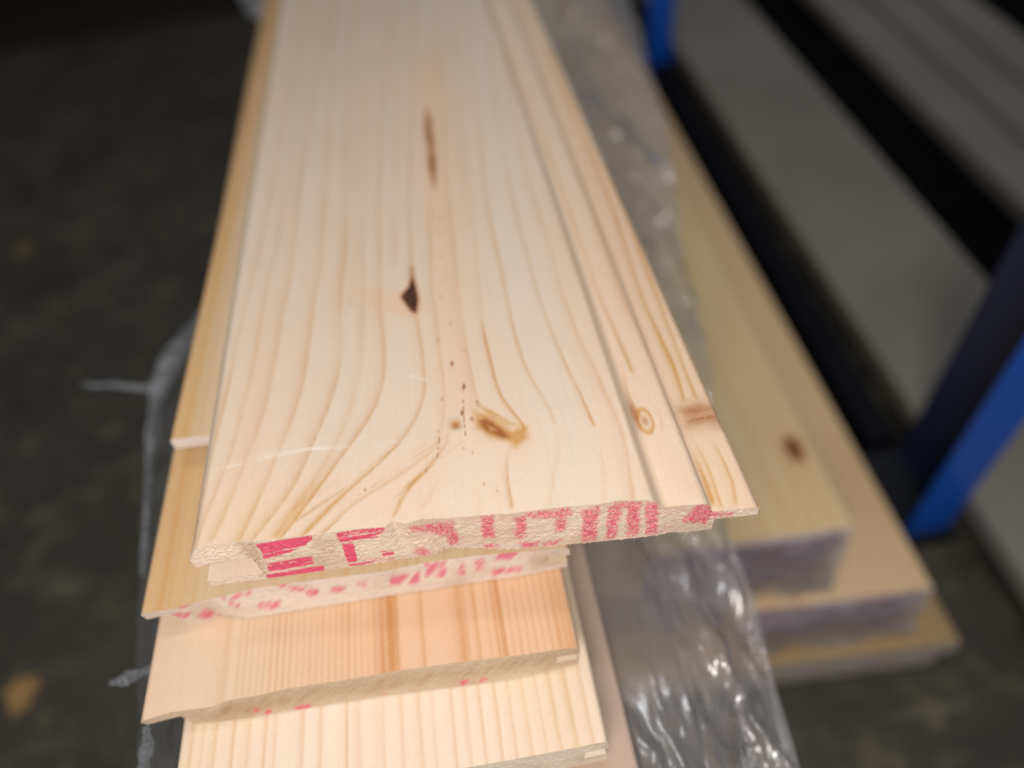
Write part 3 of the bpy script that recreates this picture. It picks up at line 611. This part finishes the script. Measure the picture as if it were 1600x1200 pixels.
# squared timber the stack stands on (out of sight under the boards)
mat_bear = wood_face("rough_timber", pale=(.45, .35, .23), peach=(.46, .31, .18))
zb5 = z5 - t2
mb = MB(); mb.box(x5L + .06, x5R - .05, .75, 1.6, FLOOR_Z + .002, zb5 - .002); mb.box(x5L + .06, x5R - .05, 5.2, 6.0, FLOOR_Z + .002, zb5 - .002)
# (kept as one trestle)
mb.box(x5L + .25, x5R - .25, 1.6, 5.2, FLOOR_Z + .5, FLOOR_Z + .8)
ts = mb.build("trestle", [mat_bear], ((x5L + x5R) / 2, 3.0, FLOOR_Z)); tag(ts, "squared timber trestle in the shadow under the left stack of boards", "trestle")

FRAME = None
# ------------------------------------------------------------------ right-hand stack
t6 = .078
def rs_board(xR, yF, z0, w, t, seed, mats, label, y_end=9.0, knot=None, group="wrapped pine boards in the right stack", name="pine_board"):
    xL = xR - w; r = random.Random(seed)
    lines = [(xL + w * (k + r.random() * .6) / 14, .006 + .006 * r.random(), .25 + .4 * r.random()) for k in range(14)]
    g0 = simple_grain(lines, [(xL, .4), (xL + w * .5, .2 + .3 * r.random()), (xR, .5)], seed)
    def g(X, Y, Z):
        A = g0(X, Y, Z)
        if knot is not None:
            cx, cy = knot; rr = np.hypot((X - cx) / .036, (Y - cy) / .052); A[..., 1] = np.maximum(A[..., 1], np.exp(-rr ** 4) * .85); A[..., 2] = np.maximum(A[..., 2], np.exp(-(rr / 1.8) ** 2))
        return A
    ft = lambda x: yF - .10 * (np.asarray(x, float) - xR) * 0.6; fb = lambda x: ft(x) + .0
    def mk(X, Y, Z):
        q = fbm(X * 9 + seed, Z * 30, seed, 2); a = smooth(-.05, .25, q) * .8
        return np.stack([a, np.clip(.4 * fbm(X * 12, Z * 20, seed + 2, 2) + .1, 0, 1), np.full(X.shape, .7), np.full(X.shape, .42)], -1)
    path = np.array([(xL, -.008), (xL + .006, -.001)] + [(x, 0) for x in np.linspace(xL + .01, xR - .012, 120)] + [(xR - .006, -.001), (xR, -.010)])
    tz = -.45 * t
    segs = [(xL, xR - .05, -t, None), (xR - .05, xR, tz, None)]
    walls = [(xL, -t, -.008, True), (xR - .05, -t, tz, False), (xR, tz, -.01, False)]
    und = [(xL, xR - .05, -t, True), (xR - .05, xR, tz, True)]
    o = plank(name, None, path, ft, fb, z0, t, 7.0, y_end, segs, walls, und, mats, g, mk, rows=60, nx=160, nv=10, seed=seed, rough=.003)
    tag(o, label, "board", group); return o
mr = [wood_face("pine_yellow", pale=(.74, .61, .355), peach=(.72, .51, .25)), wood_end("pine_end_mauve", (.78, .65, .64), (.88, .78, .79), (.45, .12, .24), brown=(.42, .30, .28))]
mr2 = [wood_face("pine_tan", pale=(.71, .54, .335), peach=(.69, .47, .26)), mr[1]]
zr1 = -1.5
p1 = up(1337, 823, zr1); zr2 = zr1 - 5 * (t6 + .002); p2 = up(1460, 918, zr2); zr3 = zr2 - 4 * (t6 + .002); p3 = up(1503, 1003, zr3)
kn = up(1240, 701, zr1)
nth = ["topmost", "second", "third", "fourth", "lowest"]
for k in range(5):
    rs_board(p1[0] - .022 * (k % 2), p1[1] + .004 * k, zr1 - k * (t6 + .002), .74, t6, 70 + k, mr,
             "topmost yellowish pine board of the right stack with one dark round knot" if k == 0 else "%s of the five boards in the right stack's upper tier" % (nth[k] if k < 4 else "lowest"), knot=kn[:2] if k == 0 else None)
for k in range(4):
    rs_board(p2[0] - .02 * (k % 2), p2[1] + .004 * k, zr2 - k * (t6 + .002), .74, t6, 80 + k, mr2,
             "tan top board of the right stack's lower tier beside the blue post" if k == 0 else "%s board down in the right stack's lower tier, right column" % ["", "second", "third", "fourth"][k])
    rs_board(p2[0] - .755, p1[1] + .06 * (p1[0] - p2[0] + .755) + .04 + .01 * k, zr2 - k * (t6 + .002), .74, t6, 90 + k, mr2,
             "%s board of the right stack's lower tier, left column under the film" % ["top", "second", "third", "fourth"][k])
tb = zr3 - FLOOR_Z - .004
brd = rs_board(p3[0], p3[1], zr3, 1.46, tb, 99, [wood_face("bearer_brown", pale=(.36, .25, .13), peach=(.34, .22, .10)), wood_end("bearer_end", (.42, .37, .33), (.50, .46, .42), (.42, .37, .33))],
               "brown timber base on the floor under the right stack of boards", group=None, name="timber_base")
brd["category"] = "timber"

# ------------------------------------------------------------------ clear film
def sheet(P, amp, seed, fx, fy, mb, mat=0):
    """wrinkle a sheet along its approximate normal"""
    P = np.asarray(P, float); r, c = P.shape[:2]
    du = np.gradient(P, axis=1); dv = np.gradient(P, axis=0); n = np.cross(du, dv); n /= np.linalg.norm(n, axis=-1, keepdims=True) + 1e-9
    U, V = P[..., 0] - .5 * P[..., 2], P[..., 1]
    d = np.abs(fbm(U * fx, V * fy, seed, 4)) - .25 + .5 * fbm(U * fx * .4, V * fy * .35, seed + 7, 2)
    mb.grid(P + n * (amp * d)[..., None], mat, True)
film_root = bpy.data.objects.new("plastic_film", None); col.objects.link(film_root); FRAME = LEFT; film_root.location = to_world(np.array([.2, .6, z5])) * H
tag(film_root, "clear crinkled plastic film hanging loose around the left stack of boards", "film")
def film_part(name, mb, mat):
    o = mb.build(name, [mat], (.2, .6, z5), attrs=False); o.parent = film_root; o.location = (0, 0, 0); return o
mf_side = film_mat("clear_film_side", .03, (.97, .96, .97), (.80, .74, .71), .19, 40, .7, .26, 0.45, 1.9)
outer = [(1268,1300),(1240,1200),(1213,1100),(1188,1000),(1160,900),(1136,830),(1120,700),(1114,600),(1108,520),(1092,470),(1070,400),(1060,300),(1042,200),(1012,100),(985,0),(958,-90)]
zo = z5 - .19
ow = ups(outer, zo); oy = ow[:, 1]; ox = ow[:, 0]; o_ = np.argsort(oy); oy = oy[o_]; ox = ox[o_]
vy = np.linspace(oy[0], oy[-1], 620); ux = np.linspace(0, 1, 140)
xo = np.interp(vy, oy, ox); xi = x5R - .02
PX = xi + (xo[:, None] - xi) * ux[None, :]
PZ = (z5 - .05) + (zo - z5 + .05) * (ux[None, :] ** 1.2) + .05 * np.sin(ux * math.pi)[None, :]
PY = np.broadcast_to(vy[:, None], PX.shape); PZ = np.broadcast_to(PZ, PX.shape)
mb = MB(); cr = smooth(.15, .75, ux)[None, :] * .8 + .5 * (1 - smooth(.25, .55, PY)); PZ = PZ + cr * (.046 * (np.abs(fbm(PX * 15 + .8 * fbm(PX * 9, PY * 9, 57, 2), PY * 5, 51, 2)) * 2 - .5) + .010 * fbm(PX * 55, PY * 17, 53, 2)); sheet(np.stack([PX, PY, PZ], -1), .032, 15, 7, 2.0, mb)
film_part("side_sheet", mb, mf_side)
# torn edge lying across the top board and the ledge of the second one
# loose film at the left
mf_left = film_mat("clear_film_left", .015, (.97, .97, .98), (.6, .62, .64), .2, 90, .5, .045)
mf_fold = film_mat("clear_film_crease", .0, (.95, .95, .96), (.42, .44, .46), .3, 160, .9, .15)
zl = -.30
lf = ups([(285,500),(245,600),(228,720),(218,850),(212,960),(208,1060),(218,1140),(222,1230)], -.50); ri = np.stack([np.full(8, -.668), lf[:, 1], np.full(8, -.40)], -1)
q = np.linspace(0, 1, 80); pos = np.linspace(0, 1, 8)
A_ = np.stack([np.interp(q, pos, lf[:, i]) for i in range(3)], -1); B_ = np.stack([np.interp(q, pos, ri[:, i]) for i in range(3)], -1)
v = np.linspace(0, 1, 20); P = A_[None] * (1 - v)[:, None, None] + B_[None] * v[:, None, None]
mb = MB(); sheet(P, .02, 22, 12, 5, mb); film_part("left_sheet", mb, mf_left)
def crease(pts, z, w, seed):
    c = ups(pts, z); q = np.linspace(0, 1, 60); pos = np.linspace(0, 1, len(pts))
    C_ = np.stack([np.interp(q, pos, c[:, i]) for i in range(3)], -1)
    k = np.hanning(9); k /= k.sum(); C_ = np.stack([np.convolve(np.pad(C_[:, i], 4, mode='reflect', reflect_type='odd'), k, 'valid') for i in range(3)], -1)
    ww = np.interp(q, np.linspace(0, 1, len(w)), w) * (1 + .6 * vnoise(q * 7, q * 0, seed))
    t = np.gradient(C_, axis=0); t /= np.linalg.norm(t, axis=-1, keepdims=True); s = np.cross(t, [0, 0, 1.0])
    P = np.stack([C_ - s * ww[:, None], C_ + np.array([0, 0, 1]) * ww[:, None] * .3 * (1 + vnoise(q * 30, q * 0, seed + 3))[:, None], C_ + s * ww[:, None]], 0)
    mb = MB(); mb.grid(P, 0, True); return film_part("film_crease", mb, mf_fold)
crease([(128,600),(150,602),(180,600),(215,606),(240,605),(262,602)], -.55, (.004, .010, .014, .010, .016, .03), 1)
crease([(322,480),(295,520),(268,560),(250,600),(242,640),(236,690),(232,740)], -.5, (.010, .030, .045, .030, .018, .016, .008), 2)
crease([(233,740),(228,800),(226,850),(222,900)], -.5, (.010, .006, .008, .003), 3)
crease([(170,1068),(195,1060),(220,1052),(245,1040)], -.42, (.006, .014, .010, .006), 4)
crease([(228,1135),(230,1165),(222,1210)], -.42, (.006, .012, .010), 5)
crease([(397,-30),(402,0),(412,20),(420,40)], -.35, (.09, .085, .06, .02), 6)

def film_edge(pts, w, seed):
    o = crease(pts, zo + .014, w, seed); o.name = "rolled_edge"; o.data.materials[0] = mf_side
film_edge([(1136,842),(1160,900),(1188,1000),(1213,1100),(1240,1200),(1262,1280)], (.006, .010, .007, .011, .009), 11)
film_edge([(1075,845),(1100,900),(1130,980),(1150,1080),(1182,1200)], (.004, .009, .005, .010, .006), 12)
film_edge([(900,100),(930,160),(985,205),(1034,262)], (.012, .040, .022, .044, .012), 13)
FRAME = None
# film over the ends of the right stack
fr_root = bpy.data.objects.new("plastic_wrap", None); col.objects.link(fr_root); fr_root.location = np.array([p2[0], p2[1], FLOOR_Z]) * H
tag(fr_root, "clear shrink wrap stretched over the stamped ends of the right stack", "wrap")
mf_wrap = film_mat("clear_film_wrap", .06, (.93, .92, .97), (.84, .80, .90), .2, 70, .9, .24, 0.2, 1.8)
def wrap_part(x0, x1, zb, zt, y, seed):
    xx = np.linspace(x0, x1, 90); zz = np.linspace(zb, zt, 60); X_, Z_ = np.meshgrid(xx, zz)
    Y_ = y - .06 * (X_ - x1) - .02 - .03 * np.clip(1 - (Z_ - zb) / (zt - zb), 0, 1) + .03 * fbm(X_ * 9, Z_ * 12, seed, 4)
    mb = MB(); mb.grid(np.stack([X_, Y_, Z_], -1), 0, True)
    o = mb.build("end_sheet", [mf_wrap], (p2[0], p2[1], FLOOR_Z), attrs=False); o.parent = fr_root; o.location = (0, 0, 0)
wrap_part(p1[0] - .76, p1[0] - .02, zr2, zr1 - .005, p1[1] - .01, 3)
wrap_part(p2[0] - .73, p2[0] - .03, zr3, zr2 - .005, p2[1] - .01, 5)
wrap_part(p2[0] - 1.48, p2[0] - .757, zr3, zr2 - .005, p1[1] + .05, 7)

# ------------------------------------------------------------------ blue rack and grey boards behind
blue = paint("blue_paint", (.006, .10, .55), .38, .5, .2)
blue_shaded = paint("blue_paint_shaded", (.018, .030, .080), .5, .35, .2)  # rack blue with the inner flange's shade put into the colour
navy = paint("black_foot_plastic", (.012, .014, .02), .5, .4)
rail_m = paint("rail_paint_shaded", (.004, .005, .009), .6, .15)  # shade at floor level put into the rail's near-black colour
rack = bpy.data.objects.new("blue_rack", None); col.objects.link(rack)
pb = up(1412, 838, FLOOR_Z + .10); rx, ry = pb[0], pb[1]
rack.location = np.array([rx, ry, FLOOR_Z]) * H
tag(rack, "blue metal shelving rack standing right of the wrapped boards", "rack")
def rack_part(name, mb, mat):
    o = mb.build(name, [mat], (rx, ry, FLOOR_Z), attrs=False); o.parent = rack; o.location = (0, 0, 0)
    bv = o.modifiers.new("bevel", 'BEVEL'); bv.width = .0018; bv.segments = 2; bv.limit_method = 'ANGLE'
    return o
pr = up(1481, 826, FLOOR_Z + .10); s = (pr[0] - rx)
d_ = M @ np.array([1418 - 800.0, 600.0 - 692, -FPX]); t_ = (rx + s) / d_[0]; s2 = t_ * d_[1] - ry      # depth of the rear flange
th = .018
for (yy) in (ry, ry + 4.6):                              # slotted-angle uprights: front flange and side flange
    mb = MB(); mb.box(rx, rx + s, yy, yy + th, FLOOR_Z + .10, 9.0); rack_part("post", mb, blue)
    mb = MB(); mb.box(rx + s - th, rx + s, yy + th + .001, yy + s2, FLOOR_Z + .10, 9.0); rack_part("side_flange", mb, blue_shaded)
    mb = MB(); mb.box(rx - .03, rx + s + .03, yy - .03, yy + s2 + .03, FLOOR_Z + .002, FLOOR_Z + .098); rack_part("foot", mb, navy)
print("POST", rx, ry, s, s2)
mb = MB(); mb.box(rx + .04, rx + s - .03, ry + s2 + .04, ry + 4.598, FLOOR_Z + .05, FLOOR_Z + .20); rack_part("rail", mb, rail_m)
za = FLOOR_Z + .28
mb = MB(); mb.box(rx + s + .06, rx + 6.4, -1.2, 12, za - .09, za - .003); rack_part("shelf_plate", mb, paint("shelf_shade_black", (.004, .004, .004), .9, .02))  # black colour paints in the shade of the gap between the boards
grey = paint("grey_primed_face", (.235, .213, .178), .55, .3, .35, 6)
def grey_board(x0, x1, z0, z1, label):
    mb = MB(); mb.box(x0, x1, -1.0, 12, z0, z1); o = mb.build("grey_board", [grey], ((x0 + x1) / 2, 3, z0), attrs=False)
    bv = o.modifiers.new("bevel", 'BEVEL'); bv.width = .003; bv.segments = 3
    tag(o, label, "board", "grey boards lying on the rack"); return o
xa0 = xat(1300, 500, za); za1 = za + .10; xa1 = xat(1537, 433, za1); xb0 = xat(1600, 320, za1); xb1 = xat(1600, 60, za1)
grey_board(max(xa0, rx + s + .01), xa1, za, za1, "grey board lying on the rack just behind the blue posts")
wB = (xb1 - xb0) / 3
for k, w in enumerate(("across the dark gap, nearest to the posts", "in the middle of the far group of three", "farthest right, at the picture's top corner")):
    grey_board(xb0 + k * wB, xb0 + (k + 1) * wB - .03, za, za1 + .02 * k, "grey board on the rack " + w)

# ------------------------------------------------------------------ small things and the dark background
def chip(px, py, r, seed, matc, label):
    c = up(px, py, FLOOR_Z); n = 14; rr = random.Random(seed)
    V = []; 
    ang = [2 * math.pi * k / n for k in range(n)]; rad = [r * (0.75 + .5 * rr.random()) for _ in ang]
    for lev, sc in ((.002, 1.0), (.03, .92), (.045, .45)):
        V.append([(c[0] + sc * q * math.cos(a) * 1.0, c[1] + sc * q * math.sin(a) * 1.25, FLOOR_Z + lev + .015 * rr.random() * (lev > .01)) for a, q in list(zip(ang, rad)) + [(ang[0], rad[0])]])
    V.append([(c[0], c[1], FLOOR_Z + .05)] * (n + 1))
    mb = MB(); mb.grid(V, 0, True); o = mb.build("wood_chip", [matc], (c[0], c[1], FLOOR_Z), attrs=False); tag(o, label, "wood chip"); return o
chip(36, 1085, .075, 1, paint("chip_tan", (.45, .27, .11), .8, .2, .4, 60), "tan wood chip on the dark floor at lower left")
chip(40, 392, .06, 2, paint("chip_dull", (.22, .17, .09), .8, .2, .4, 60), "small dull brown chip farther back on the dark floor")
k0 = up(0, 78, FLOOR_Z); k1 = up(400, 45, FLOOR_Z)
yk = .5 * (k0[1] + k1[1])
mb = MB(); mb.box(-14, .2, yk + .25, yk + 3.0, FLOOR_Z + .002, FLOOR_Z + .9); mb.box(-14, .2, yk, yk + 3.2, FLOOR_Z + .902, FLOOR_Z + 6)
ct = mb.build("dark_cabinet", [paint("dark_brown_laminate", (.030, .020, .015), .5, .3, .3, 12)], (-6, yk, FLOOR_Z), attrs=False)
tag(ct, "dark cabinet with a recessed base on the far side of the floor", "cabinet")
